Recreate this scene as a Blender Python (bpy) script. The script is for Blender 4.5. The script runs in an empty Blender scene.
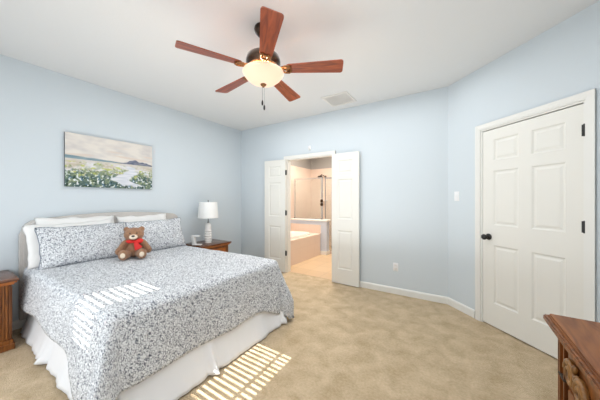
import bpy, bmesh, math, random
from mathutils import Vector, Matrix, noise
PI = math.pi
random.seed(7)
SC = bpy.context.scene
C = SC.collection

# ------------------------------------------------------------ camera
cam_d = bpy.data.cameras.new('camera')
cam_d.sensor_width = 36.0
cam_d.lens = 245.0 / 600.0 * 36.0
cam_d.clip_start = 0.02
cam = bpy.data.objects.new('camera', cam_d)
C.objects.link(cam)
cam.location = (0, 0, 1.31)
cam.rotation_euler = (PI / 2, 0, math.radians(32.85))
SC.camera = cam

# ------------------------------------------------------------ light
SC.view_settings.view_transform = 'Standard'
SC.view_settings.look = 'None'
SC.view_settings.gamma = 1.0
SC.view_settings.use_curve_mapping = False
SC.view_settings.exposure = 0.03

world = bpy.data.worlds.new('daylight')
SC.world = world
world.use_nodes = True
world.node_tree.nodes['Background'].inputs[0].default_value = (0.62, 0.80, 1.0, 1)
world.node_tree.nodes['Background'].inputs[1].default_value = 1.6

def light(name, kind, loc, direction, energy, color, size=None, size_y=None):
    d = bpy.data.lights.new(name, kind)
    d.energy = energy
    d.color = color
    if kind == 'AREA':
        d.shape = 'RECTANGLE'
        d.size = size
        d.size_y = size_y or size
    o = bpy.data.objects.new(name, d)
    C.objects.link(o)
    o.location = loc
    if direction is not None:
        o.rotation_euler = Vector(direction).to_track_quat('-Z', 'Y').to_euler()
    return o

ELEV = math.radians(42.5)
sun = light('sun', 'SUN', (-1.5, -3, 4), (-0.04 * math.cos(ELEV), math.cos(ELEV), -math.sin(ELEV)), 26.0, (1.0, 0.95, 0.88))
sun.data.angle = math.radians(0.35)
# unseen fill lights added to brighten the bedroom evenly, then the bathroom lamp
light('window_side_fill', 'AREA', (-2.2, -0.50, 0.95), (0, 1, 0), 25.0, (0.92, 0.96, 1.0), 2.6, 1.5)  # added fill on the window side, aimed at the back wall
light('overhead_fill', 'AREA', (-1.4, 1.9, 2.70), (0, 0.0, -1), 40.0, (0.95, 0.98, 1.0), 2.8, 2.6)  # added fill just under the ceiling, lifting carpet and low walls
light('upward_fill', 'AREA', (-1.5, 2.0, 0.72), (0, 0.1, 1), 19.5, (0.94, 0.98, 1.0), 2.6, 2.2)  # added fill at bed height, aimed up to brighten the ceiling
light('right_side_fill', 'AREA', (0.92, 0.2, 1.5), (-1, 0.15, -0.25), 13.0, (0.97, 0.98, 1.0), 1.3, 1.4)  # added fill by the right wall, brightening the bed foot; no window there
light('bathroom_ceiling_lamp', 'AREA', (-2.5, 4.9, 2.68), (0, 0, -1), 72.0, (1.0, 0.90, 0.80), 0.9, 1.2)

# ------------------------------------------------------------ materials
def srgb(r, g, b):
    f = lambda c: (c / 255 / 12.92) if c / 255 <= 0.04045 else ((c / 255 + 0.055) / 1.055) ** 2.4
    return (f(r), f(g), f(b), 1)

def mat(name, col, rough=0.5, metal=0.0, spec=0.5, noise_scale=None, noise_amt=0.06, bump=0.0, bump_scale=None, emit=None, emit_str=0, sheen=0, sss=0, trans=0):
    m = bpy.data.materials.new(name)
    m.use_nodes = True
    nt = m.node_tree
    b = nt.nodes['Principled BSDF']
    b.inputs['Base Color'].default_value = col
    b.inputs['Roughness'].default_value = rough
    b.inputs['Metallic'].default_value = metal
    b.inputs['Specular IOR Level'].default_value = spec
    b.inputs['Sheen Weight'].default_value = sheen
    if trans:
        b.inputs['Transmission Weight'].default_value = trans
    if emit:
        b.inputs['Emission Color'].default_value = emit
        b.inputs['Emission Strength'].default_value = emit_str
    if noise_scale or bump:
        tc = nt.nodes.new('ShaderNodeTexCoord')
    if noise_scale:
        n = nt.nodes.new('ShaderNodeTexNoise')
        n.inputs['Scale'].default_value = noise_scale
        n.inputs['Detail'].default_value = 5
        nt.links.new(tc.outputs['Object'], n.inputs['Vector'])
        r = nt.nodes.new('ShaderNodeMapRange')
        r.inputs['From Min'].default_value = 0.3
        r.inputs['From Max'].default_value = 0.7
        r.inputs['To Min'].default_value = 1 - noise_amt
        r.inputs['To Max'].default_value = 1 + noise_amt
        nt.links.new(n.outputs['Fac'], r.inputs['Value'])
        v = nt.nodes.new('ShaderNodeVectorMath')
        v.operation = 'SCALE'
        v.inputs[0].default_value = col[:3]
        nt.links.new(r.outputs[0], v.inputs['Scale'])
        nt.links.new(v.outputs[0], b.inputs['Base Color'])
    if bump:
        n2 = nt.nodes.new('ShaderNodeTexNoise')
        n2.inputs['Scale'].default_value = bump_scale or 80
        n2.inputs['Detail'].default_value = 3
        nt.links.new(tc.outputs['Object'], n2.inputs['Vector'])
        bp = nt.nodes.new('ShaderNodeBump')
        bp.inputs['Strength'].default_value = bump
        bp.inputs['Distance'].default_value = 0.01
        nt.links.new(n2.outputs['Fac'], bp.inputs['Height'])
        nt.links.new(bp.outputs[0], b.inputs['Normal'])
    return m

def wood(name, dark, lite, rough=0.35, scale=(30, 30, 2.5), dist=2.0):
    m = bpy.data.materials.new(name)
    m.use_nodes = True
    nt = m.node_tree
    b = nt.nodes['Principled BSDF']
    b.inputs['Roughness'].default_value = rough
    tc = nt.nodes.new('ShaderNodeTexCoord')
    mp = nt.nodes.new('ShaderNodeMapping')
    mp.inputs['Scale'].default_value = scale
    nt.links.new(tc.outputs['Object'], mp.inputs[0])
    n = nt.nodes.new('ShaderNodeTexNoise')
    n.inputs['Scale'].default_value = 1.0
    n.inputs['Detail'].default_value = 6
    n.inputs['Distortion'].default_value = dist
    nt.links.new(mp.outputs[0], n.inputs['Vector'])
    r = nt.nodes.new('ShaderNodeValToRGB')
    r.color_ramp.elements[0].position = 0.3
    r.color_ramp.elements[0].color = dark
    r.color_ramp.elements[1].position = 0.7
    r.color_ramp.elements[1].color = lite
    nt.links.new(n.outputs['Fac'], r.inputs[0])
    nt.links.new(r.outputs[0], b.inputs['Base Color'])
    return m

def carpet_mat():
    m = bpy.data.materials.new('beige_carpet')
    m.use_nodes = True
    nt = m.node_tree
    b = nt.nodes['Principled BSDF']
    b.inputs['Roughness'].default_value = 0.95
    b.inputs['Specular IOR Level'].default_value = 0.1
    b.inputs['Sheen Weight'].default_value = 0.15
    tc = nt.nodes.new('ShaderNodeTexCoord')
    def nz(s, d, dist=0):
        n = nt.nodes.new('ShaderNodeTexNoise')
        n.inputs['Scale'].default_value = s
        n.inputs['Detail'].default_value = d
        n.inputs['Distortion'].default_value = dist
        nt.links.new(tc.outputs['Object'], n.inputs['Vector'])
        return n
    a, f = nz(6.5, 9, 0.5), nz(55, 3)
    mx = nt.nodes.new('ShaderNodeMath'); mx.operation = 'MULTIPLY_ADD'
    nt.links.new(f.outputs['Fac'], mx.inputs[0]); mx.inputs[1].default_value = 0.55
    nt.links.new(a.outputs['Fac'], mx.inputs[2])
    r = nt.nodes.new('ShaderNodeValToRGB')
    r.color_ramp.elements[0].position = 0.50
    r.color_ramp.elements[0].color = CARPET_A
    r.color_ramp.elements[1].position = 1.05
    r.color_ramp.elements[1].color = CARPET_B
    nt.links.new(mx.outputs[0], r.inputs[0])
    nt.links.new(r.outputs[0], b.inputs['Base Color'])
    g = nz(160, 2)
    bp = nt.nodes.new('ShaderNodeBump')
    bp.inputs['Strength'].default_value = 0.7
    bp.inputs['Distance'].default_value = 0.01
    nt.links.new(g.outputs['Fac'], bp.inputs['Height'])
    nt.links.new(bp.outputs[0], b.inputs['Normal'])
    return m

def floral_mat():
    """white cotton printed with small blue-grey squiggles, laid out in cloth coordinates (UV)"""
    m = bpy.data.materials.new('blue_grey_print')
    m.use_nodes = True
    nt = m.node_tree
    b = nt.nodes['Principled BSDF']
    b.inputs['Roughness'].default_value = 0.9
    b.inputs['Specular IOR Level'].default_value = 0.1
    uv = nt.nodes.new('ShaderNodeUVMap')
    n = nt.nodes.new('ShaderNodeTexNoise')
    n.inputs['Scale'].default_value = 78
    n.inputs['Detail'].default_value = 1.0
    n.inputs['Distortion'].default_value = 0.6
    nt.links.new(uv.outputs[0], n.inputs['Vector'])
    s = nt.nodes.new('ShaderNodeMath'); s.operation = 'SUBTRACT'; s.inputs[1].default_value = 0.5
    nt.links.new(n.outputs['Fac'], s.inputs[0])
    ab = nt.nodes.new('ShaderNodeMath'); ab.operation = 'ABSOLUTE'
    nt.links.new(s.outputs[0], ab.inputs[0])
    r = nt.nodes.new('ShaderNodeValToRGB')
    e = r.color_ramp.elements
    e[0].position = 0.028; e[0].color = srgb(84, 90, 104)
    e[1].position = 0.062; e[1].color = srgb(234, 236, 238)
    nt.links.new(ab.outputs[0], r.inputs[0])
    nt.links.new(r.outputs[0], b.inputs['Base Color'])
    n2 = nt.nodes.new('ShaderNodeTexNoise')
    n2.inputs['Scale'].default_value = 28
    nt.links.new(uv.outputs[0], n2.inputs['Vector'])
    bp = nt.nodes.new('ShaderNodeBump')
    bp.inputs['Strength'].default_value = 0.45
    bp.inputs['Distance'].default_value = 0.02
    nt.links.new(n2.outputs['Fac'], bp.inputs['Height'])
    nt.links.new(bp.outputs[0], b.inputs['Normal'])
    return m

def tile_mat(name, c1, c2, grout, w, h, rough=0.35, offset=0.0, vertical=False):
    m = bpy.data.materials.new(name)
    m.use_nodes = True
    nt = m.node_tree
    b = nt.nodes['Principled BSDF']
    b.inputs['Roughness'].default_value = rough
    tc = nt.nodes.new('ShaderNodeTexCoord')
    vec = tc.outputs['Object']
    if vertical:
        sp = nt.nodes.new('ShaderNodeSeparateXYZ')
        nt.links.new(vec, sp.inputs[0])
        ad = nt.nodes.new('ShaderNodeMath'); ad.operation = 'ADD'
        nt.links.new(sp.outputs[0], ad.inputs[0]); nt.links.new(sp.outputs[1], ad.inputs[1])
        cb = nt.nodes.new('ShaderNodeCombineXYZ')
        nt.links.new(ad.outputs[0], cb.inputs[0]); nt.links.new(sp.outputs[2], cb.inputs[1])
        vec = cb.outputs[0]
    br = nt.nodes.new('ShaderNodeTexBrick')
    br.offset = offset
    br.inputs['Color1'].default_value = c1
    br.inputs['Color2'].default_value = c2
    br.inputs['Mortar'].default_value = grout
    br.inputs['Scale'].default_value = 1
    br.inputs['Brick Width'].default_value = w
    br.inputs['Row Height'].default_value = h
    br.inputs['Mortar Size'].default_value = 0.004
    nt.links.new(vec, br.inputs['Vector'])
    nt.links.new(br.outputs['Color'], b.inputs['Base Color'])
    return m

def glass_mat(name, tint=(0.93, 0.96, 0.96, 1), refl=0.12):
    m = bpy.data.materials.new(name)
    m.use_nodes = True
    nt = m.node_tree
    for n in list(nt.nodes):
        nt.nodes.remove(n)
    out = nt.nodes.new('ShaderNodeOutputMaterial')
    t = nt.nodes.new('ShaderNodeBsdfTransparent'); t.inputs[0].default_value = tint
    g = nt.nodes.new('ShaderNodeBsdfGlossy'); g.inputs['Roughness'].default_value = 0.03
    mx = nt.nodes.new('ShaderNodeMixShader'); mx.inputs[0].default_value = refl
    nt.links.new(t.outputs[0], mx.inputs[1]); nt.links.new(g.outputs[0], mx.inputs[2])
    nt.links.new(mx.outputs[0], out.inputs[0])
    return m

CARPET_A = srgb(176, 153, 118)
CARPET_B = srgb(212, 190, 158)
M = dict(
    wall=mat('pale_blue_paint', srgb(212, 220, 225), 0.85, spec=0.2, bump=0.08, bump_scale=120),
    ceiling=mat('white_ceiling_paint', srgb(226, 226, 225), 0.9, spec=0.1, bump=0.1, bump_scale=90),
    trim=mat('white_trim_paint', srgb(236, 235, 230), 0.4, spec=0.4),
    door=mat('white_door_paint', srgb(234, 232, 225), 0.42, spec=0.4),
    carpet=carpet_mat(),
    print=floral_mat(),
    bathwall=mat('grey_bathroom_paint', srgb(172, 168, 163), 0.8),
    pony=mat('grey_blue_paint', srgb(205, 214, 228), 0.7),
    walltile=tile_mat('peach_wall_tile', srgb(232, 212, 196), srgb(228, 206, 190), srgb(226, 206, 190), 0.3, 0.3, vertical=True),
    floortile=tile_mat('tan_floor_tile', srgb(214, 186, 150), srgb(204, 174, 138), srgb(186, 162, 130), 0.33, 0.33),
    tub=mat('cream_tub_acrylic', srgb(238, 230, 222), 0.15),
    chrome=mat('chrome', srgb(200, 202, 205), 0.18, 1.0),
    glass=glass_mat('shower_glass'),
    pane=glass_mat('window_glass', (0.97, 0.98, 0.98, 1), 0.04),
    bronze=mat('dark_bronze', srgb(62, 48, 38), 0.35, 0.8, noise_scale=30, noise_amt=0.3),
    antique=mat('antique_brass', srgb(140, 96, 58), 0.35, 0.6, noise_scale=45, noise_amt=0.4),
    black=mat('oil_rubbed_black', srgb(26, 23, 22), 0.35, 0.0),
    linen=mat('white_bed_linen', srgb(240, 239, 237), 0.9, spec=0.1, bump=0.25, bump_scale=14),
    skirt=mat('white_bed_skirt_cotton', srgb(238, 239, 241), 0.85, spec=0.15),
    uphol=mat('light_grey_upholstery', srgb(203, 198, 193), 0.95, spec=0.05, noise_scale=160, noise_amt=0.05, bump=0.2, bump_scale=220),
    piping=mat('slate_piping', srgb(112, 122, 138), 0.8),
    blade=wood('cherry_blade_wood', srgb(112, 46, 20), srgb(166, 78, 38), 0.3, (2.5, 26, 26)),
    nswood=wood('dark_walnut', srgb(84, 44, 16), srgb(150, 90, 38), 0.35, (26, 26, 2.2)),
    nstop=wood('walnut_top', srgb(80, 46, 28), srgb(124, 80, 54), 0.22, (26, 3, 26)),
    orange_wood=wood('honey_walnut', srgb(130, 66, 20), srgb(190, 112, 46), 0.3, (26, 3, 26)),
    dresser=wood('walnut_veneer', srgb(104, 56, 22), srgb(158, 98, 48), 0.5, (16, 2.2, 16)),
    dresser_dark=wood('walnut_carcass', srgb(78, 40, 14), srgb(150, 88, 38), 0.35, (22, 22, 2.2)),
    carving=wood('carved_gold_brown', srgb(84, 50, 20), srgb(166, 116, 58), 0.3, (24, 24, 8)),
    shade=mat('white_linen_shade', srgb(242, 242, 240), 0.9, spec=0.1),
    ceramic=mat('white_ceramic', srgb(240, 238, 235), 0.25),
    nickel=mat('brushed_nickel', srgb(150, 150, 150), 0.3, 1.0),
    white=mat('white_plastic', srgb(240, 240, 240), 0.35),
    bowl=mat('frosted_lamp_glass', srgb(228, 200, 172), 0.5, emit=(1.0, 0.74, 0.54, 1), emit_str=0.45),
    fur=mat('brown_plush', srgb(160, 120, 92), 0.95, spec=0.05, noise_scale=60, noise_amt=0.18, bump=0.8, bump_scale=160, sheen=0.3),
    cream=mat('cream_plush', srgb(236, 218, 196), 0.95, spec=0.05, bump=0.4, bump_scale=160),
    red=mat('red_satin', srgb(214, 28, 20), 0.55),
    nose=mat('black_thread', srgb(24, 20, 18), 0.4),
    slat=mat('white_blind_vinyl', srgb(235, 235, 232), 0.5),
    dark=mat('shadow_gap', srgb(60, 52, 44), 0.8),
    canvas_edge=mat('canvas_edge', srgb(96, 104, 104), 0.8),
    vent=mat('ivory_vent_enamel', srgb(230, 226, 220), 0.5),
)

# ------------------------------------------------------------ helpers
def add_box(bm, lo, hi):
    r = bmesh.ops.create_cube(bm, size=1.0)
    for v in r['verts']:
        v.co = Vector([lo[i] + (v.co[i] + 0.5) * (hi[i] - lo[i]) for i in range(3)])
    return r['verts']

def box(lo, hi, bev=0.0, seg=2):
    bm = bmesh.new()
    add_box(bm, lo, hi)
    if bev:
        bmesh.ops.bevel(bm, geom=bm.edges[:], offset=bev, segments=seg, affect='EDGES', profile=0.5)
    return bm

def add_lathe(bm, prof, seg=32, mtx=None, sx=1, sy=1):
    rings = []
    for r, z in prof:
        if r < 1e-6:
            rings.append([bm.verts.new((0, 0, z))])
        else:
            rings.append([bm.verts.new((r * sx * math.cos(2 * PI * k / seg), r * sy * math.sin(2 * PI * k / seg), z)) for k in range(seg)])
    vs = [v for rr in rings for v in rr]
    for a, b in zip(rings, rings[1:]):
        for k in range(seg):
            k2 = (k + 1) % seg
            if len(a) == 1 and len(b) == 1:
                continue
            if len(a) == 1:
                bm.faces.new((a[0], b[k2], b[k]))
            elif len(b) == 1:
                bm.faces.new((a[k], a[k2], b[0]))
            else:
                bm.faces.new((a[k], a[k2], b[k2], b[k]))
    if mtx:
        for v in vs:
            v.co = mtx @ v.co
    return vs

def lathe(prof, seg=32, mtx=None, **k):
    bm = bmesh.new()
    add_lathe(bm, prof, seg, mtx, **k)
    return bm

def add_tube(bm, pts, rad, seg=10, cap=True):
    pts = [Vector(p) for p in pts]
    rads = rad if isinstance(rad, (list, tuple)) else [rad] * len(pts)
    rings = []
    up = None
    for i, p in enumerate(pts):
        t = (pts[min(i + 1, len(pts) - 1)] - pts[max(i - 1, 0)]).normalized()
        if up is None:
            up = Vector((0, 0, 1)) if abs(t.z) < 0.9 else Vector((1, 0, 0))
        a = t.cross(up).normalized()
        up = a.cross(t).normalized()
        rings.append([bm.verts.new(p + (a * math.cos(2 * PI * k / seg) + up * math.sin(2 * PI * k / seg)) * rads[i]) for k in range(seg)])
    for a, b in zip(rings, rings[1:]):
        for k in range(seg):
            bm.faces.new((a[k], a[(k + 1) % seg], b[(k + 1) % seg], b[k]))
    if cap:
        bm.faces.new(rings[0][::-1]); bm.faces.new(rings[-1])

def add_prism(bm, poly, z0, z1, mtx=None):
    a = [bm.verts.new((x, y, z0)) for x, y in poly]
    b = [bm.verts.new((x, y, z1)) for x, y in poly]
    n = len(poly)
    bm.faces.new(a[::-1]); bm.faces.new(b)
    for k in range(n):
        bm.faces.new((a[k], a[(k + 1) % n], b[(k + 1) % n], b[k]))
    if mtx:
        for v in a + b:
            v.co = mtx @ v.co

def add_ball(bm, c, r, sub=3, rot=None):
    q = bmesh.ops.create_icosphere(bm, subdivisions=sub, radius=1.0)
    rr = r if isinstance(r, (list, tuple)) else (r, r, r)
    for v in q['verts']:
        p = Vector((v.co.x * rr[0], v.co.y * rr[1], v.co.z * rr[2]))
        if rot:
            p = rot @ p
        v.co = p + Vector(c)
    return q['verts']

def obj(name, bm, material, parent=None, smooth=None, loc=None):
    bmesh.ops.recalc_face_normals(bm, faces=bm.faces[:])
    me = bpy.data.meshes.new(name)
    bm.to_mesh(me)
    bm.free()
    me.materials.append(material)
    if smooth is not None:
        if smooth is True:
            for p in me.polygons:
                p.use_smooth = True
        else:
            for p in me.polygons:
                p.use_smooth = True
            me.set_sharp_from_angle(angle=math.radians(smooth))
    o = bpy.data.objects.new(name, me)
    C.objects.link(o)
    if parent:
        o.parent = parent
    if loc:
        o.location = loc
    return o

def tag(o, label, cat, group=None, kind=None):
    o['label'] = label
    o['category'] = cat
    if group:
        o['group'] = group
    if kind:
        o['kind'] = kind
    return o

def thing(name, label, cat, loc=(0, 0, 0), rotz=0, group=None):
    o = bpy.data.objects.new(name, None)
    o.empty_display_size = 0.1
    C.objects.link(o)
    o.location = loc
    o.rotation_euler = (0, 0, rotz)
    return tag(o, label, cat, group)

def struct(name, bm, m, parent=None, smooth=None, label=None, loc=None, rotz=0):
    o = obj(name, bm, m, parent, smooth, loc)
    if not parent:
        o['kind'] = 'structure'
        o.rotation_euler = (0, 0, rotz)
        if label:
            o['label'] = label
    return o

def struct_root(name, label, loc=(0, 0, 0), rotz=0):
    o = bpy.data.objects.new(name, None)
    C.objects.link(o)
    o.location = loc
    o.rotation_euler = (0, 0, rotz)
    o['kind'] = 'structure'
    o['label'] = label
    return o

# ------------------------------------------------------------ room shell
XL, XR, YB, YS, H = -3.77, 0.98, 3.60, -0.60, 2.74
CX = -0.107                                  # where the angled wall starts on the back wall
YE = 3.493 - XR                              # where it meets the right wall
T = 0.10

bm = bmesh.new()
add_prism(bm, [(XL - T, YS - T), (XR + T, YS - T), (XR + T, YE + .05), (CX + .05, YB + .06), (XL - T, YB + .06)], -0.1, 0)
struct('floor', bm, M['carpet'], label='beige short pile carpet over the whole bedroom')
bm = bmesh.new()
add_prism(bm, [(XL - T, YS - T), (XR + T, YS - T), (XR + T, YE + .05), (CX + .05, YB + .06), (XL - T, YB + .06)], H, H + 0.1)
struct('ceiling', bm, M['ceiling'], label='flat off-white bedroom ceiling')
struct('wall_left', box((XL - T, YS - T, 0), (XL, YB + T, H)), M['wall'], label='pale blue wall behind the bed')
struct('wall_right', box((XR, YS - T, 0), (XR + T, YE + .04, H)), M['wall'], label='pale blue wall behind the dresser')
OX0, OX1, DH = -2.61, -1.70, 2.045
bm = bmesh.new()
add_box(bm, (XL, YB, 0), (OX0, YB + T, H))
add_box(bm, (OX1, YB, 0), (CX + 0.04, YB + T, H))
add_box(bm, (OX0, YB, DH), (OX1, YB + T, H))
struct('wall_back', bm, M['wall'], label='pale blue wall with the open double doors')

# south wall with two window openings
W1 = (-2.07, -1.75)
W2 = (-1.455, -1.055)
WZ = (1.37, 2.19)
bm = bmesh.new()
xs = [XL, W1[0], W1[1], W2[0], W2[1], XR]
for i in range(5):
    if i in (1, 3):
        add_box(bm, (xs[i], YS - T, 0), (xs[i + 1], YS, WZ[0]))
        add_box(bm, (xs[i], YS - T, WZ[1]), (xs[i + 1], YS, H))
    else:
        add_box(bm, (xs[i], YS - T, 0), (xs[i + 1], YS, H))
struct('wall_front', bm, M['wall'], label='pale blue wall with the windows')

# angled wall with the closed six panel door; local x along the wall, local -y... into the room
A45 = math.radians(-45)
S0, S1 = 0.444, 1.285
LEN = (XR - CX) * math.sqrt(2)
bm = bmesh.new()
add_box(bm, (0, 0, 0), (S0, T, H))
add_box(bm, (S1, 0, 0), (LEN, T, H))
add_box(bm, (S0, 0, 2.06), (S1, T, H))
add_box(bm, (S0, 0.06, 0), (S1, T, 2.06))  # unseen panel added behind the door to block light through its gaps
struct('wall_angled', bm, M['wall'], loc=(CX, YB, 0), rotz=A45, label='pale blue angled wall with the closed door')

def baseboard(name, x0, x1, loc, rotz, label):
    bm = bmesh.new()
    add_prism(bm, [(0, 0), (-0.012, 0), (-0.012, 0.07), (-0.006, 0.085), (0, 0.09)], x0, x1,
              Matrix(((0, 0, 1, 0), (1, 0, 0, 0), (0, 1, 0, 0), (0, 0, 0, 1))))
    return struct(name, bm, M['trim'], loc=loc, rotz=rotz, label=label)

baseboard('baseboard_back', OX1 + 0.07, CX, (0, YB, 0), 0, 'white baseboard along the back wall')
baseboard('baseboard_corner', XL, OX0 - 0.07, (0, YB, 0), 0, 'white baseboard between headboard wall and doors')
baseboard('baseboard_angled', 0, S0 - 0.07, (CX, YB, 0), A45, 'white baseboard left of the closed door')
baseboard('baseboard_left', YS, YB, (XL, 0, 0), PI / 2, 'white baseboard behind the bed')
baseboard('baseboard_right', -YE, -YS, (XR, 0, 0), -PI / 2, 'white baseboard behind the dresser')

def casing_bm(x0, x1, top, w=0.055, y0=-0.018, y1=0.0, deep=T):
    """profiled casing on the room side plus jambs lining the opening"""
    bm = bmesh.new()
    for k, (a, b, d) in enumerate(((0.0, w, y0 + 0.006), (0.012, w - 0.0, y0 + 0.002), (w - 0.018, w, y0))):
        add_box(bm, (x0 - b, d, 0), (x0 - a, y1, top + b))
        add_box(bm, (x1 + a, d, 0), (x1 + b, y1, top + b))
        add_box(bm, (x0 - a, d, top + a), (x1 + a, y1, top + b))
    add_box(bm, (x0, 0.0, 0), (x0 + 0.015, deep, top))
    add_box(bm, (x1 - 0.015, 0.0, 0), (x1, deep, top))
    add_box(bm, (x0 + 0.015, 0.0, top - 0.015), (x1 - 0.015, deep, top))
    return bm

struct('trim_1', casing_bm(OX0, OX1, DH), M['trim'], loc=(0, YB, 0), label='white casing around the bathroom opening')
struct('trim_2', casing_bm(S0, S1, 2.06), M['trim'], loc=(CX, YB, 0), rotz=A45, label='white casing around the closed door')

def door_slab(w, h, t, cols, rows):
    """moulded slab standing from y=-t to y=0, recessed fields on both faces; cols/rows are panel intervals"""
    bm = bmesh.new()
    xs = sorted({0, w} | {c for p in cols for c in p})
    zs = sorted({0, h} | {r for p in rows for r in p})
    d = 0.009
    for i in range(len(xs) - 1):
        for j in range(len(zs) - 1):
            x0, x1, z0, z1 = xs[i], xs[i + 1], zs[j], zs[j + 1]
            if (x0, x1) in cols and (z0, z1) in rows:
                add_box(bm, (x0, -t + d, z0), (x1, -d, z1))
                for s in (-1, 1):                      # sloped moulding and raised field
                    yb = -t + d if s < 0 else -d
                    yt = -t + 0.002 if s < 0 else -0.002
                    ins, ins2 = 0.022, 0.04
                    lo = [bm.verts.new((x, yb, z)) for x, z in ((x0 + ins, z0 + ins), (x1 - ins, z0 + ins), (x1 - ins, z1 - ins), (x0 + ins, z1 - ins))]
                    hi = [bm.verts.new((x, yt, z)) for x, z in ((x0 + ins2, z0 + ins2), (x1 - ins2, z0 + ins2), (x1 - ins2, z1 - ins2), (x0 + ins2, z1 - ins2))]
                    bm.faces.new(hi if s < 0 else hi[::-1])
                    for k in range(4):
                        bm.faces.new((lo[k], lo[(k + 1) % 4], hi[(k + 1) % 4], hi[k]))
                    # quarter slope round the recess
                    yo = -t if s < 0 else 0
                    o_ = [bm.verts.new((x, yo, z)) for x, z in ((x0, z0), (x1, z0), (x1, z1), (x0, z1))]
                    i_ = [bm.verts.new((x, yb, z)) for x, z in ((x0 + .012, z0 + .012), (x1 - .012, z0 + .012), (x1 - .012, z1 - .012), (x0 + .012, z1 - .012))]
                    for k in range(4):
                        bm.faces.new((o_[k], o_[(k + 1) % 4], i_[(k + 1) % 4], i_[k]))
            else:
                add_box(bm, (x0, -t, z0), (x1, 0, z1))
    return bm

def hinge_bm(x, y, z):
    bm = bmesh.new()
    add_lathe(bm, [(0, -0.048), (0.005, -0.046), (0.007, -0.04), (0.007, 0.04), (0.005, 0.046), (0, 0.048)], 12, Matrix.Translation((x, y, z)))
    add_box(bm, (x - 0.016, y + 0.001, z - 0.043), (x + 0.016, y + 0.004, z + 0.043))
    return bm

# closed six panel door
dr = struct_root('door_1', 'closed white six panel door with dark knob', (CX, YB, 0), A45)
dx0, dw = S0 + 0.017, S1 - S0 - 0.034
o = struct('door_slab', door_slab(dw, 2.024, 0.036, [(0.115, 0.352), (0.46, 0.70)], [(0.235, 0.835), (1.04, 1.60), (1.705, 1.92)]), M['door'], dr)
o.location = (dx0, 0.042, 0.012)
for z in (0.36, 1.107, 1.835):
    o = obj('hinge', hinge_bm(S1 - 0.010, -0.001, z), M['black'], dr, 40)
# knob
kx = dx0 + 0.065
Ry = Matrix.Rotation(PI / 2, 4, 'X')
o = obj('door_knob', lathe([(0, 0), (0.033, 0), (0.033, 0.004), (0.026, 0.009), (0.012, 0.014), (0.010, 0.032), (0.016, 0.040), (0.027, 0.050), (0.030, 0.060), (0.026, 0.070), (0.014, 0.076), (0, 0.077)], 28,
                      Matrix.Translation((kx, 0.006, 0.925)) @ Ry), M['black'], dr, 50)

# bathroom door leaves, folded back against the wall
def leaf(n, label, hinge_x, width, side, ang):
    r = struct_root(n, label, (hinge_x, YB - 0.024, 0), 0)
    rows = [(0.225, 0.825), (1.00, 1.62), (1.715, 1.915)]
    s = struct('door_slab', door_slab(width, 2.025, 0.034, [(0.10, width - 0.10)], rows), M['door'], r)
    s.location = (0, 0, 0.012)
    if side < 0:
        s.rotation_euler = (0, 0, 0)
        s.location = (-width, 0, 0.012)
    for z in (0.36, 1.08, 1.80):
        obj('hinge', hinge_bm(0.010 if side < 0 else -0.002, -0.038 if side < 0 else 0.008, z), M['black'], r, 40)
    r.rotation_euler = (0, 0, ang)
    return r
leaf('door_2', 'left white bathroom door leaf folded back against the wall', OX0 + 0.012, 0.465, -1, math.radians(4))
leaf('door_3', 'right white bathroom door leaf folded back against the wall', OX1 + 0.015, 0.445, 1, math.radians(-1.5))

# windows and blinds (behind the camera, they let the striped sun in)
def window(n, x0, x1, label, mull=None):
    r = struct_root(n, label, (0, YS, 0))
    bm = bmesh.new()
    f = 0.012
    add_box(bm, (x0, -0.09, WZ[0]), (x0 + f, -0.05, WZ[1]))
    add_box(bm, (x1 - f, -0.09, WZ[0]), (x1, -0.05, WZ[1]))
    add_box(bm, (x0, -0.09, WZ[0]), (x1, -0.05, WZ[0] + f))
    add_box(bm, (x0, -0.09, WZ[1] - f), (x1, -0.05, WZ[1]))
    if mull:
        add_box(bm, (mull - 0.014, -0.09, WZ[0]), (mull + 0.014, -0.05, WZ[1]))
    obj('window_frame', bm, M['trim'], r)
    obj('pane', box((x0 + f, -0.072, WZ[0] + f), (x1 - f, -0.068, WZ[1] - f)), M['pane'], r)
    obj('window_sill', box((x0 - 0.04, -0.02, WZ[0] - 0.025), (x1 + 0.04, 0.05, WZ[0]), 0.005), M['trim'], r)
window('window_1', W1[0], W1[1], 'narrow window left of the wider one')
window('window_2', W2[0], W2[1], 'wider window with a mullion', -1.175)

def blind(x0, x1, label):
    r = thing('window_blind', label, 'blind', ((x0 + x1) / 2, YS - 0.006, WZ[1]))
    w = (x1 - x0) / 2 + 0.02
    bm = bmesh.new()
    tilt = math.radians(16.5)
    p = 0.044
    k = 0
    z = -0.05
    while z > WZ[0] - WZ[1] + 0.03:
        c = Vector((0, 0.05, z))
        vs = add_box(bm, (-w, -0.025, -0.0012), (w, 0.025, 0.0012))
        for v in vs:
            v.co = Matrix.Rotation(-tilt, 3, 'X') @ v.co + c
        z -= p
    obj('slats', bm, M['slat'], r)
    obj('head_rail', box((-w, 0.02, -0.035), (w, 0.08, 0.02), 0.004), M['slat'], r)
    obj('bottom_rail', box((-w, 0.028, z - 0.012), (w, 0.072, z + 0.006), 0.004), M['slat'], r)
    return r
blind(W1[0], W1[1], 'white slatted blind over the narrow window')
blind(W2[0], W2[1], 'white slatted blind over the wider window')

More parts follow.
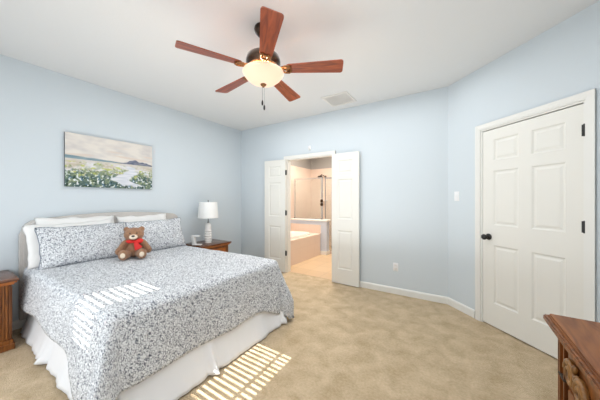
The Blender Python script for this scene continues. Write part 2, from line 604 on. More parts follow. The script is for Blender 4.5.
# ------------------------------------------------------------ bathroom shell
BL, BR, BF = -3.70, -1.45, 6.35
YT = YB + T
bm = bmesh.new()
add_box(bm, (BL - T, YB + 0.055, -0.1), (BR + T, BF + T, 0.002))
struct('floor_bathroom', bm, M['floortile'], label='tan tiled bathroom floor')
struct('ceiling_bathroom', box((BL - T, YT, H), (BR + T, BF + T, H + 0.1)), M['bathwall'], label='bathroom ceiling')
struct('wall_bathroom_left', box((BL - T, YT, 0), (BL, BF + T, H)), M['bathwall'], label='grey bathroom wall beside the tub')
struct('wall_bathroom_right', box((BR, YT, 0), (BR + T, BF + T, H)), M['bathwall'], label='grey bathroom wall on the right')
struct('wall_bathroom_back', box((BL, BF, 0), (BR, BF + T, H)), M['bathwall'], label='grey bathroom wall behind the shower')
bm = bmesh.new()
add_box(bm, (BL, YT, 0), (BL + 0.012, BF, 2.22))
add_box(bm, (BL + 0.012, BF - 0.012, 0), (-2.0, BF, 2.22))
struct('trim_3', bm, M['walltile'], label='peach tile cladding on the shower and tub walls')
# pony wall between tub and shower
bm = bmesh.new()
add_box(bm, (BL + 0.012, 5.22, 0.002), (-2.62, 5.36, 0.80))
struct('wall_pony', bm, M['pony'], label='low grey-blue half wall between tub and shower')
struct('trim_6', box((BL + 0.012, 5.208, 0.50), (-2.775, 5.22, 0.71)), M['walltile'], label='peach tile on the half wall above the tub')
struct('trim_4', box((BL + 0.012, 5.19, 0.80), (-2.59, 5.39, 0.835), 0.006), M['trim'], label='white cap on the low half wall')
bm = box((-2.78, 5.206, 0.002), (-2.608, 5.22, 0.09), 0.003)
add_box(bm, (-2.62, 5.206, 0.002), (-2.606, 5.37, 0.09))
struct('trim_5', bm, M['trim'], label='white baseboard round the end of the half wall')

# ------------------------------------------------------------ bathtub
t = thing('bathtub', 'cream drop-in bathtub in a peach tiled deck seen through the doorway', 'bathtub', (-3.23, 4.46, 0.002))
bm = bmesh.new()
ty0, ty1 = -0.74, 0.742
add_box(bm, (0.42, ty0, 0), (0.455, ty1, 0.50))
add_box(bm, (-0.45, ty0, 0), (0.42, ty0 + 0.04, 0.50))
add_box(bm, (0.30, ty0, 0.47), (0.42, ty1, 0.50))
add_box(bm, (-0.45, ty0 + 0.04, 0.47), (-0.33, ty1, 0.50))
add_box(bm, (-0.33, ty0 + 0.04, 0.47), (0.30, ty0 + 0.14, 0.50))
add_box(bm, (-0.33, ty1 - 0.12, 0.47), (0.30, ty1, 0.50))
obj('tub_deck', bm, M['walltile'], t)
bm = bmesh.new()
prof = [(1.07, 0.50), (1.09, 0.515), (1.07, 0.53), (1.0, 0.53), (0.95, 0.515), (0.90, 0.40), (0.84, 0.20), (0.70, 0.10), (0.3, 0.085), (0, 0.08)]
seg = 48
rings = []
for r, z in prof:
    if r == 0:
        rings.append([bm.verts.new((-0.015, 0, z))]); continue
    ring = []
    for k in range(seg):
        a = 2 * PI * k / seg
        c, s = math.cos(a), math.sin(a)
        ring.append(bm.verts.new((-0.015 + 0.335 * r * math.copysign(abs(c) ** 0.6, c), 0.62 * r * math.copysign(abs(s) ** 0.6, s), z)))
    rings.append(ring)
for a, b in zip(rings, rings[1:]):
    for k in range(seg):
        k2 = (k + 1) % seg
        if len(b) == 1:
            bm.faces.new((a[k], a[k2], b[0]))
        else:
            bm.faces.new((a[k], a[k2], b[k2], b[k]))
obj('tub_basin', bm, M['tub'], t, 50)

# shower enclosure
t = thing('shower_enclosure', 'chrome framed glass shower enclosure standing on the half wall', 'shower', (0, 0, 0))
def bar(bm, a, b, w=0.018):
    a, b = Vector(a), Vector(b)
    add_tube(bm, [a, b], w, 4)
gx0, gx1, gy = -3.60, -2.78, 5.30
bm = bmesh.new()
add_box(bm, (gx0 + .0, gy - 0.012, 0.836), (gx0 + 0.03, gy + 0.012, 1.86))
add_box(bm, (gx1 - 0.02, gy - 0.012, 0.836), (gx1 + 0.02, gy + 0.012, 1.86))
add_box(bm, (gx0, gy - 0.014, 1.83), (gx1, gy + 0.014, 1.865))
add_box(bm, (gx0, gy - 0.012, 0.836), (gx1, gy + 0.012, 0.86))
obj('shower_frame', bm, M['chrome'], t)
obj('glass_panel', box((gx0 + 0.03, gy - 0.004, 0.86), (gx1 - 0.02, gy + 0.004, 1.83)), M['glass'], t)
# angled door: from the end of the fixed panel backwards to the right
dlen = 0.62
dirv = Vector((math.cos(math.radians(38)), math.sin(math.radians(38)), 0))
p0 = Vector((gx1 + 0.03, gy + 0.075, 0))
R38 = Matrix.Translation(p0) @ Matrix.Rotation(math.radians(38), 4, 'Z')
bm = bmesh.new()
for lo, hi in (((0, -0.012, 0.06), (0.025, 0.012, 1.86)), ((dlen - 0.025, -0.012, 0.06), (dlen, 0.012, 1.86)), ((0, -0.014, 1.83), (dlen, 0.014, 1.865)), ((0, -0.014, 0.06), (dlen, 0.014, 0.085))):
    vs = add_box(bm, lo, hi)
    for v in vs:
        v.co = R38 @ v.co
obj('door_frame', bm, M['chrome'], t)
bm = box((0.025, -0.004, 0.085), (dlen - 0.025, 0.004, 1.83))
bm.transform(R38)
obj('glass_door', bm, M['glass'], t)
bm = bmesh.new()
for v in add_box(bm, (-0.12, -0.05, 0.002), (dlen + 0.03, 0.05, 0.06)):
    v.co = R38 @ v.co
obj('shower_curb', bm, M['walltile'], t)
bm = bmesh.new()
for z in (1.20, 1.29):
    add_lathe(bm, [(0, 0), (0.035, 0), (0.038, 0.012), (0.02, 0.02), (0, 0.021)], 20, Matrix.Translation((gx1 - 0.0, gy - 0.014, z)) @ Matrix.Rotation(PI / 2, 4, 'X'))
add_tube(bm, [(gx1, gy - 0.03, 1.17), (gx1, gy - 0.05, 1.19), (gx1, gy - 0.05, 1.30), (gx1, gy - 0.03, 1.32)], 0.009, 8)
obj('door_handle', bm, M['bronze'], t, 50)

# shower head on the back wall
t = thing('wall_mounted_shower', 'dark bronze shower head on the shower wall above the glass', 'shower head', (-3.22, BF - 0.012, 1.98))
bm = bmesh.new()
add_lathe(bm, [(0, 0), (0.035, 0), (0.03, 0.012), (0.012, 0.02), (0, 0.02)], 20, Matrix.Rotation(PI / 2, 4, 'X'))
add_tube(bm, [(0, -0.01, 0), (0, -0.14, 0.03), (0, -0.24, 0.04), (0.0, -0.28, 0.0)], 0.013, 10)
obj('shower_arm', bm, M['bronze'], t, True)
obj('spray_head', lathe([(0, 0.03), (0.018, 0.03), (0.03, 0.01), (0.075, -0.02), (0.08, -0.035), (0, -0.037)], 28,
    Matrix.Translation((0, -0.29, -0.01)) @ Matrix.Rotation(math.radians(-25), 4, 'X')), M['bronze'], t, 50)
t = obj('soap_shelf', box((-3.34, BF - 0.13, 1.28), (-3.14, BF - 0.012, 1.305), 0.008), M['white'])
tag(t, 'small white soap shelf on the peach shower wall', 'shelf')

# ------------------------------------------------------------ small wall fittings
def plate(name, label, cat, loc, rotz, w, h, parts):
    t = thing(name, label, cat, loc, rotz)
    obj('cover_plate', box((-w / 2, -0.006, -h / 2), (w / 2, 0, h / 2), 0.003), M['white'], t, 40)
    for nm, lo, hi, m in parts:
        obj(nm, box(lo, hi, 0.001, 1), M[m], t)
    return t
c45, s45 = math.cos(A45), math.sin(A45)
plate('light_switch', 'white light switch on the angled wall left of the closed door', 'switch', (CX + 0.134 * c45 , YB + 0.134 * s45, 1.355), A45, 0.07, 0.115,
      [('toggle', (-0.012, -0.013, -0.02), (0.012, -0.005, 0.02), 'white')])
plate('wall_outlet', 'white double outlet low on the back wall right of the bathroom doors', 'outlet', (-0.735, YB, 0.375), 0, 0.07, 0.115,
      [('socket', (-0.016, -0.0085, 0.008), (0.016, -0.005, 0.036), 'vent'), ('socket', (-0.016, -0.0085, -0.036), (0.016, -0.005, -0.008), 'vent')])
t = thing('motion_sensor', 'small white sensor on the wall above the bathroom doorway', 'sensor', (-2.12, YB, 2.20))
obj('housing', box((-0.022, -0.03, -0.04), (0.022, 0, 0.03), 0.008, 3), M['white'], t, 40)
obj('lens', lathe([(0, 0), (0.014, 0), (0.012, 0.008), (0, 0.012)], 16, Matrix.Translation((0, -0.028, -0.008)) @ Ry), M['vent'], t, True)
# ceiling vent
t = thing('ceiling_vent', 'square off-white air vent on the ceiling beyond the fan', 'vent', (-1.42, 3.22, H))
bm = bmesh.new()
a = 0.19
for lo, hi in (((-a, -a), (a, -a + 0.03)), ((-a, a - 0.03), (a, a)), ((-a, -a + 0.03), (-a + 0.03, a - 0.03)), ((a - 0.03, -a + 0.03), (a, a - 0.03))):
    add_box(bm, (lo[0], lo[1], -0.012), (hi[0], hi[1], 0))
obj('vent_frame', bm, M['vent'], t)
obj('vent_back', box((-a + .03, -a + .03, -0.003), (a - .03, a - .03, 0)), M['vent'], t)
bm = bmesh.new()
for k in range(12):
    y = -a + 0.045 + k * 0.0265
    for v in add_box(bm, (-a + 0.03, -0.0125, -0.0008), (a - 0.03, 0.0125, 0.0008)):
        v.co = Matrix.Rotation(math.radians(8), 3, 'X') @ v.co + Vector((0, y, -0.008))
obj('louvres', bm, M['vent'], t)

# ------------------------------------------------------------ bed
BX0, BX1, BY0, BY1, BT = -3.64, -1.62, 0.56, 2.11, 0.66
bed = thing('bed', 'queen bed with light grey upholstered headboard and white bed skirt', 'bed', (0, 0, 0))
# headboard, arched outline
bm = bmesh.new()
out = []
hy0, hy1 = 0.54, 2.22
hc, hw = (hy0 + hy1) / 2, (hy1 - hy0) / 2
N = 40
for k in range(N + 1):
    u = -1 + 2 * k / N
    z = 1.152 - 0.065 * u * u
    e = max(0, abs(u) - 0.86) / 0.14
    z -= 0.13 * (1 - math.sqrt(max(0, 1 - e * e)))
    out.append((hc + u * hw, z))
out = [(hy0, 0.10)] + out + [(hy1, 0.10)]
add_prism(bm, out, -3.755, -3.665, Matrix(((0, 0, 1, 0), (1, 0, 0, 0), (0, 1, 0, 0), (0, 0, 0, 1))))
bmesh.ops.bevel(bm, geom=[e for e in bm.edges if abs(e.verts[0].co.x - e.verts[1].co.x) < 1e-5 and e.verts[0].co.x > -3.7], offset=0.025, segments=4, affect='EDGES')
obj('headboard', bm, M['uphol'], bed, 60)
for y in (hy0 + 0.06, hy1 - 0.12):
    obj('leg', box((-3.75, y, 0), (-3.69, y + 0.06, 0.12)), M['nswood'], bed)
obj('box_spring', box((BX0, BY0 + 0.05, 0.14), (BX1 - 0.05, BY1 - 0.05, 0.36), 0.02), M['linen'], bed)
obj('mattress', box((BX0, BY0 + 0.035, 0.362), (BX1 - 0.035, BY1 - 0.035, BT - 0.035), 0.04, 4), M['linen'], bed, 40)
# bed skirt : open strip with pleats at the middle of each side and at the corners
def skirt_bm():
    bm = bmesh.new()
    pts = []
    x0, x1, y0, y1 = BX0 + 0.04, BX1 + 0.01, BY0 + 0.04, BY1 - 0.02
    def seg_(a, b, n):
        for k in range(n):
            pts.append((a[0] + (b[0] - a[0]) * k / n, a[1] + (b[1] - a[1]) * k / n))
    seg_((x0, y0), (x1, y0), 140)
    seg_((x1, y0), (x1, y1), 120)
    seg_((x1, y1), (x0, y1), 140)
    rows = 16
    grid = []
    L = 0
    for i, (x, y) in enumerate(pts):
        if i < 140: n = Vector((0, -1, 0)); s = i / 140; pl = [0.41, 1.0]
        elif i < 260: n = Vector((1, 0, 0)); s = (i - 140) / 120; pl = [0.0, 0.40, 1.0]
        else: n = Vector((0, 1, 0)); s = (i - 260) / 140; pl = [0.0, 0.5]
        col = []
        dmin = min(abs(s - p) for p in pl)
        for j in range(rows + 1):
            f = j / rows
            z = 0.40 * (1 - f) + 0.012 * f
            amp = f * f
            pleat = 0.0
            for p in pl:
                d = (s - p) * 1.8
                pleat += 0.055 * math.exp(-(d / 0.055) ** 2) * math.cos(d / 0.055 * 2.4)
            w = 0.010 * noise.noise(Vector((x * 6, y * 6, 1.3))) + 0.006 * noise.noise(Vector((x * 16, y * 16, z * 3)))
            off = -0.01 + amp * (0.085 + pleat + w * 1.8)
            zz = z + (0.02 * abs(pleat) / 0.075 * f if f > 0.9 else 0)
            col.append(bm.verts.new((x + n.x * off, y + n.y * off, zz)))
        grid.append(col)
    for a, b in zip(grid, grid[1:]):
        for j in range(rows):
            bm.faces.new((a[j], a[j + 1], b[j + 1], b[j]))
    return bm
sk = obj('bed_skirt', skirt_bm(), M['skirt'], bed, True)
md = sk.modifiers.new('thick', 'SOLIDIFY'); md.thickness = 0.003

# comforter: flat cloth wrapped over the mattress block, pattern in cloth coordinates
def comforter():
    bm = bmesh.new()
    uvl = bm.loops.layers.uv.new('UVMap')
    x0, x1, y0, y1 = -3.60, BX1, BY0 - 0.01, BY1 + 0.01
    dropS, dropF = 0.335, 0.40
    R = 0.06
    st = 0.02
    na = int((x1 - x0 + dropF) / st); nb = int((y1 - y0 + 2 * dropS) / st)
    def place(a, b):
        ea = max(0, a - (x1 - R)); eb = 0; sb = 0
        if b < y0 + R: eb = y0 + R - b; sb = -1
        if b > y1 - R: eb = b - (y1 - R); sb = 1
        cx, cy = min(a, x1 - R), min(max(b, y0 + R), y1 - R)
        rho = math.hypot(ea, eb)
        top = BT + 0.012 * noise.noise(Vector((a * 2.2, b * 2.2, 0))) + 0.005 * noise.noise(Vector((a * 8, b * 8, 3)))
        # gentle fullness in the middle of the bed
        top += 0.0
        if rho < 1e-9:
            return Vector((a, b, top))
        d = Vector((ea, eb * sb, 0)) / rho
        corner = min(ea, eb) / rho * 1.414            # 1 on the diagonal
        arc = R * PI / 2
        if rho < arc:
            t = rho / R
            off, z = R * math.sin(t), top - R * (1 - math.cos(t))
        else:
            h = rho - arc
            ph = a * 9 if ea < 1e-6 else (b * 9 + 2)
            if corner > 0: ph = math.atan2(eb, ea) * 5 + (2 if sb < 0 else 4)
            fold = math.sin(ph + 0.8 * math.sin(ph * 0.37)) * 0.5 + 0.6 * noise.noise(Vector((cx * 3.1 + d.x, cy * 3.1 + d.y, 7)))
            k = min(1, h / 0.4)
            off = R + 0.045 * k + 0.022 * fold * k + (0.10 if sb < 0 else 0.11) * corner * k + 0.004 * noise.noise(Vector((a * 14, b * 14, 2)))
            z = top - R - h * (0.99 - 0.03 * corner)
        z = max(z, 0.035)
        return Vector((cx, cy, z)) + d * off
    V = {}
    for i in range(na + 1):
        for j in range(nb + 1):
            a = x0 + (x1 - x0 + dropF) * i / na
            b = y0 - dropS + (y1 - y0 + 2 * dropS) * j / nb
            # the hanging lengths grow towards the foot corners
            if b < y0 or b > y1:
                q = max(0, min(1, (a + 2.25) / 0.35)); q = q * q * (3 - 2 * q)
                e = (y0 - b) if b < y0 else (b - y1)
                b += (-e if b < y0 else e) * (0.6 * q)
            if a > x1:
                q = max(0, min(1, (b - 1.75) / 0.34)); q = q * q * (3 - 2 * q)
                a += (a - x1) * 0.34 * q
            V[i, j] = (bm.verts.new(place(a, b)), a, b)
    for i in range(na):
        for j in range(nb):
            q = [V[i, j], V[i + 1, j], V[i + 1, j + 1], V[i, j + 1]]
            # rounded cloth corners
            f = bm.faces.new([v[0] for v in q])
            for lp, v in zip(f.loops, q):
                lp[uvl].uv = (v[1], v[2])
    rm = []
    for f in []:
        a = sum(lp[uvl].uv.x for lp in f.loops) / 4; b = sum(lp[uvl].uv.y for lp in f.loops) / 4
        rr = 0.20
        ca = (x1 + dropF - rr)
        for cb, s in ((y0 - dropS + rr, -1), (y1 + dropS - rr, 1)):
            if a > ca and (b - cb) * s > 0 and math.hypot(a - ca, b - cb) > rr:
                rm.append(f)
    bmesh.ops.delete(bm, geom=rm, context='FACES')
    return bm
cf = obj('comforter', comforter(), M['print'], None, True)
tag(cf, 'white comforter with small blue-grey print spread over the bed, striped with sunlight', 'comforter')
md = cf.modifiers.new('thick', 'SOLIDIFY'); md.thickness = 0.018; md.offset = -1

# pillows
def pillow_bm(w, h, t, seed, flange=0.0, uv_scale=1.0):
    bm = bmesh.new()
    uvl = bm.loops.layers.uv.new('UVMap')
    nu, nv = 44, 30
    top, bot = {}, {}
    for i in range(nu + 1):
        for j in range(nv + 1):
            u, v = -1 + 2 * i / nu, -1 + 2 * j / nv
            x = u * w / 2 * (1 - 0.05 * (1 - v * v) * abs(u) ** 3 * 1.0)
            y = v * h / 2 * (1 - 0.06 * (1 - u * u) * abs(v) ** 3)
            prof = (max(0, 1 - u ** 4) * max(0, 1 - v ** 4)) ** 0.55
            wr = 0.010 * noise.noise(Vector((x * 7 + seed, y * 7, 0))) + 0.006 * noise.noise(Vector((x * 16 + seed, y * 16, 4)))
            ex = 0.010 * noise.noise(Vector((u * 3 + seed, v * 3, 9)))
            z = prof * t / 2 + wr * (prof > 0) * min(1, prof * 2)
            edge = (i in (0, nu) or j in (0, nv))
            p = Vector((x + ex, y + ex, z if not edge else ex))
            top[i, j] = bm.verts.new(p)
            bot[i, j] = top[i, j] if edge else bm.verts.new((x + ex, y + ex, -prof * t / 2))
    for G, flip in ((top, False), (bot, True)):
        for i in range(nu):
            for j in range(nv):
                ks = [(i, j), (i + 1, j), (i + 1, j + 1), (i, j + 1)]
                if flip: ks = ks[::-1]
                f = bm.faces.new([G[k] for k in ks])
                for lp, k in zip(f.loops, ks):
                    lp[uvl].uv = (k[0] / nu * w + seed, k[1] / nv * h + (0.9 if flip else 0))
    return bm

def put_pillow(name, label, yc, zc, xc, lean, w, h, t, m, seed, roll=0, pip=False):
    r = thing(name, label, 'pillow', (xc, yc, zc), 0)
    r['group'] = 'pillows against the headboard'
    # local: x -> world Y, y -> up, z -> +X (towards the foot), leaning back
    base = Matrix(((0, 0, 1), (1, 0, 0), (0, 1, 0)))
    rot = (Matrix.Rotation(-lean, 3, 'Y') @ base @ Matrix.Rotation(roll, 3, 'Z')).to_4x4()
    bm = pillow_bm(w, h, t, seed)
    bm.transform(rot)
    o = obj('pillow_cover', bm, m, r, True)
    if pip:
        bm = bmesh.new()
        pts = []
        src = o.data
        nu, nv = 44, 30
        def P(u, v):
            x = u * w / 2 * (1 - 0.05 * (1 - v * v) * abs(u) ** 3)
            y = v * h / 2 * (1 - 0.06 * (1 - u * u) * abs(v) ** 3)
            ex = 0.010 * noise.noise(Vector((u * 3 + seed, v * 3, 9)))
            return rot @ Vector((x + ex, y + ex, ex))
        loop = [P(-1 + 2 * k / 24, -1) for k in range(24)] + [P(1, -1 + 2 * k / 16) for k in range(16)] + [P(1 - 2 * k / 24, 1) for k in range(24)] + [P(-1, 1 - 2 * k / 16) for k in range(17)]
        add_tube(bm, loop, 0.0032, 8)
        obj('piping', bm, M['piping'], r, True)
    return r
def L_(d): return math.radians(d)
put_pillow('bed_pillow', 'white pillow standing at the back left against the headboard', 0.98, 0.900, -3.600, L_(14), 0.70, 0.46, 0.10, M['linen'], 1.0)
put_pillow('bed_pillow', 'white pillow standing at the back right against the headboard', 1.67, 0.885, -3.600, L_(14), 0.64, 0.46, 0.10, M['linen'], 2.0, L_(1))
put_pillow('bed_pillow', 'white pillow right behind the left printed sham, sticking out beyond its left end', 0.91, 0.865, -3.490, L_(18), 0.74, 0.43, 0.10, M['linen'], 3.0, L_(2))
put_pillow('bed_pillow', 'white pillow right behind the right printed sham', 1.66, 0.845, -3.490, L_(18), 0.66, 0.40, 0.10, M['linen'], 4.0, L_(-1))
put_pillow('printed_sham', 'left blue-grey printed pillow sham with slate piping, behind the bear\'s arm', 0.975, 0.845, -3.365, L_(22), 0.75, 0.42, 0.14, M['print'], 5.0, L_(0), True)
put_pillow('printed_sham', 'right blue-grey printed pillow sham with slate piping, nearest the lamp', 1.715, 0.845, -3.365, L_(20), 0.72, 0.42, 0.14, M['print'], 6.0, L_(1), True)

# ------------------------------------------------------------ teddy bear (sits on the bed, faces +X and a little to the camera)
bear = thing('teddy_bear', 'brown teddy bear with a red bow sitting on the bed against the printed pillows', 'teddy bear', (-3.09, 1.315, BT + 0.006), math.radians(-28))
# local: +X forward, Y side, Z up
bm = bmesh.new()
add_ball(bm, (-0.02, 0, 0.095), (0.075, 0.083, 0.100))
add_ball(bm, (0.0, 0, 0.075), (0.078, 0.086, 0.075))
add_ball(bm, (0.0, 0, 0.256), (0.080, 0.098, 0.077))
add_ball(bm, (-0.01, 0, 0.185), (0.055, 0.06, 0.05))
for s in (-1, 1):
    add_ball(bm, (-0.01, s * 0.072, 0.312), (0.022, 0.030, 0.030))
    add_ball(bm, (0.015, s * 0.104, 0.128), (0.042, 0.036, 0.084), rot=Matrix.Rotation(s * 0.50, 3, 'X'))
    add_ball(bm, (0.022, s * 0.132, 0.082), (0.040, 0.038, 0.050), rot=Matrix.Rotation(s * 0.4, 3, 'X'))
    add_ball(bm, (0.085, s * 0.065, 0.045), (0.085, 0.046, 0.045), rot=Matrix.Rotation(s * 0.3, 3, 'Z'))
    add_ball(bm, (0.150, s * 0.084, 0.056), (0.040, 0.046, 0.056))
add_ball(bm, (0.065, 0, 0.238), (0.035, 0.042, 0.032))
b = obj('body', bm, M['fur'], bear, True)
md = b.modifiers.new('remesh', 'REMESH'); md.mode = 'VOXEL'; md.voxel_size = 0.006; md.use_smooth_shade = True
md = b.modifiers.new('smooth', 'SMOOTH'); md.iterations = 4
tex = bpy.data.textures.new('plush', 'CLOUDS'); tex.noise_scale = 0.012
md = b.modifiers.new('plush', 'DISPLACE'); md.texture = tex; md.strength = 0.007; md.mid_level = 0.5
bm = bmesh.new(); add_ball(bm, (0.082, 0, 0.235), (0.032, 0.040, 0.028))
obj('muzzle', bm, M['cream'], bear, True)
bm = bmesh.new(); add_ball(bm, (0.110, 0, 0.248), (0.010, 0.017, 0.010))
obj('nose', bm, M['nose'], bear, True)
for s in (-1, 1):
    bm = bmesh.new(); add_ball(bm, (0.076, s * 0.032, 0.275), 0.0075, 2)
    obj('eye', bm, M['nose'], bear, True)
    bm = bmesh.new(); add_ball(bm, (0.186, s * 0.085, 0.056), (0.009, 0.024, 0.028), rot=Matrix.Rotation(s * 0.15, 3, 'Z'))
    obj('foot_pad', bm, M['cream'], bear, True)
# bow: band, two loops, knot, two tails
bow = bmesh.new()
add_lathe(bow, [(0.060, -0.014), (0.068, -0.008), (0.068, 0.010), (0.060, 0.014)], 28, Matrix.Translation((-0.006, 0, 0.182)), sx=1.0, sy=1.05)
add_ball(bow, (0.078, 0.012, 0.180), (0.016, 0.018, 0.018), 2)
for s in (-1, 1):
    add_ball(bow, (0.080, 0.012 + s * 0.045, 0.186), (0.014, 0.036, 0.023 + 0.004 * s), 3, Matrix.Rotation(s * 0.2, 3, 'X'))
for s in (0, 1):
    vs = add_box(bow, (-0.003, -0.02, -0.085), (0.003, 0.02, 0.0))
    for v in vs:
        k = -v.co.z / 0.085
        v.co = Matrix.Rotation(0.25 + 0.40 * s, 3, 'X') @ Vector((v.co.x + 0.02 * k, v.co.y * (0.6 + 0.55 * k), v.co.z)) + Vector((0.082 + 0.003 * s, 0.016, 0.178))
obj('bow', bow, M['red'], bear, 50)

# ------------------------------------------------------------ nightstands
def nightstand(label, x0, x1, y0, y1, h):
    t = thing('nightstand', label, 'nightstand', ((x0 + x1) / 2, (y0 + y1) / 2, 0), 0)
    t['group'] = 'nightstands beside the bed'
    w, d = (y1 - y0) / 2, (x1 - x0) / 2
    bm = box((-d, -w, h - 0.022), (d, w, h), 0.006, 3)
    obj('tabletop', bm, M['nstop'], t, 40)
    bm = bmesh.new()
    add_box(bm, (-d, -w + 0.012, h - 0.036), (d - 0.012, w - 0.012, h - 0.022))
    add_box(bm, (-d, -w + 0.026, h - 0.052), (d - 0.026, w - 0.026, h - 0.036))
    obj('top_moulding', bm, M['orange_wood'], t)
    bi = 0.04
    bm = bmesh.new()
    add_box(bm, (-d + 0.003, -w + bi, 0.085), (d - bi - 0.004, w - bi, h - 0.052))
    for s in (-1, 1):      # fluted side pilasters on the front
        yy = s * (w - bi - 0.03)
        for k in (-1, 0, 1):
            add_box(bm, (d - bi - 0.004, yy + k * 0.018 - 0.006, 0.10), (d - bi + 0.004, yy + k * 0.018 + 0.006, h - 0.06))
        # recessed frame on the side
        ys = s * (w - bi)
        add_box(bm, (-d + 0.02, min(ys, ys + s * 0.006), 0.12), (-d + 0.07, max(ys, ys + s * 0.006), h - 0.08))
        add_box(bm, (d - bi - 0.07, min(ys, ys + s * 0.006), 0.12), (d - bi - 0.02, max(ys, ys + s * 0.006), h - 0.08))
    obj('carcass', bm, M['nswood'], t)
    bm = box((-d + 0.001, -w + 0.022, 0.0), (d - 0.018, w - 0.022, 0.055), 0.006)
    add_box(bm, (-d + 0.002, -w + 0.032, 0.055), (d - 0.03, w - 0.032, 0.085))
    obj('plinth', bm, M['nswood'], t)
    for z0, z1 in ((0.11, 0.31), (0.33, h - 0.085)):
        dwr = obj('drawer', box((d - bi - 0.002, -w + bi + 0.065, z0), (d - bi + 0.012, w - bi - 0.065, z1), 0.004), M['orange_wood'], t)
        bm = bmesh.new()
        add_lathe(bm, [(0, 0), (0.010, 0), (0.007, 0.012), (0.014, 0.02), (0.012, 0.03), (0, 0.033)], 18,
                  Matrix.Translation((d - bi + 0.012, 0, (z0 + z1) / 2)) @ Matrix.Rotation(PI / 2, 4, 'Y'))
        obj('knob', bm, M['antique'], dwr, 40)
    return t
nightstand('dark walnut nightstand at the near left side of the bed', -3.755, -3.262, -0.14, 0.475, 0.62)
nightstand('walnut nightstand on the far side of the bed, under the lamp', -3.755, -3.262, 2.315, 2.895, 0.602)

# lamp
lamp = thing('table_lamp', 'white ceramic table lamp with a white drum shade on the far nightstand', 'lamp', (-3.50, 2.60, 0.602))
prof = [(0, 0.0), (0.052, 0.0), (0.052, 0.012), (0.042, 0.018)]
z = 0.018
for k in range(5):
    for a in range(9):
        q = a / 8
        prof.append((0.046 + 0.013 * math.sin(q * PI) + (0.006 if k in (1, 2) else 0), z + q * 0.040))
    z += 0.040
prof += [(0.050, z), (0.049, z + 0.05), (0.042, z + 0.095), (0.022, z + 0.108), (0, z + 0.109)]
obj('lamp_base', lathe(prof, 36), M['ceramic'], lamp, 60)
z += 0.108
obj('lamp_stem', lathe([(0, z), (0.014, z), (0.014, z + 0.02), (0.008, z + 0.026), (0.008, z + 0.27), (0.006, z + 0.35), (0.0, z + 0.35)], 18), M['nickel'], lamp, 50)
s0, s1 = 0.410, 0.672
bm = bmesh.new()
add_lathe(bm, [(0.162, s0), (0.163, s0 + 0.004), (0.143, s1), (0.141, s1), (0.160, s0 + 0.002), (0.162, s0)], 48)
obj('lamp_shade', bm, M['shade'], lamp, 60)
bm = bmesh.new()
for a in (0, 2 * PI / 3, 4 * PI / 3):
    add_tube(bm, [(0, 0, s1 - 0.02), (0.142 * math.cos(a), 0.142 * math.sin(a), s1 - 0.012)], 0.002, 6)
obj('shade_spider', bm, M['nickel'], lamp)
obj('finial', lathe([(0, s1 - 0.03), (0.006, s1 - 0.03), (0.006, s1 + 0.005), (0.012, s1 + 0.015), (0.011, s1 + 0.028), (0, s1 + 0.035)], 18), M['nickel'], lamp, 50)
# white phone dock / clock beside the lamp
t = thing('charging_stand', 'small white C-shaped charging stand on the far nightstand left of the lamp', 'stand', (-3.46, 2.35, 0.602), math.radians(32))
obj('stand_base', box((-0.055, -0.035, 0), (0.085, 0.035, 0.014), 0.005, 3), M['white'], t, 40)
bm = box((-0.028, -0.035, 0.0), (0.022, 0.035, 0.125), 0.008, 3)
bm.transform(Matrix.Translation((-0.026, 0, 0.010)) @ Matrix.Rotation(math.radians(-8), 4, 'Y'))
obj('back_plate', bm, M['white'], t, 40)
obj('charging_arm', box((-0.07, -0.034, 0.130), (0.055, 0.034, 0.152), 0.007, 3), M['white'], t, 40)
# small white thing on the near nightstand
t = obj('notepad', box((-3.60, 0.28, 0.62), (-3.44, 0.385, 0.634), 0.003), M['white'])
tag(t, 'small white notepad lying on the near nightstand', 'notepad')

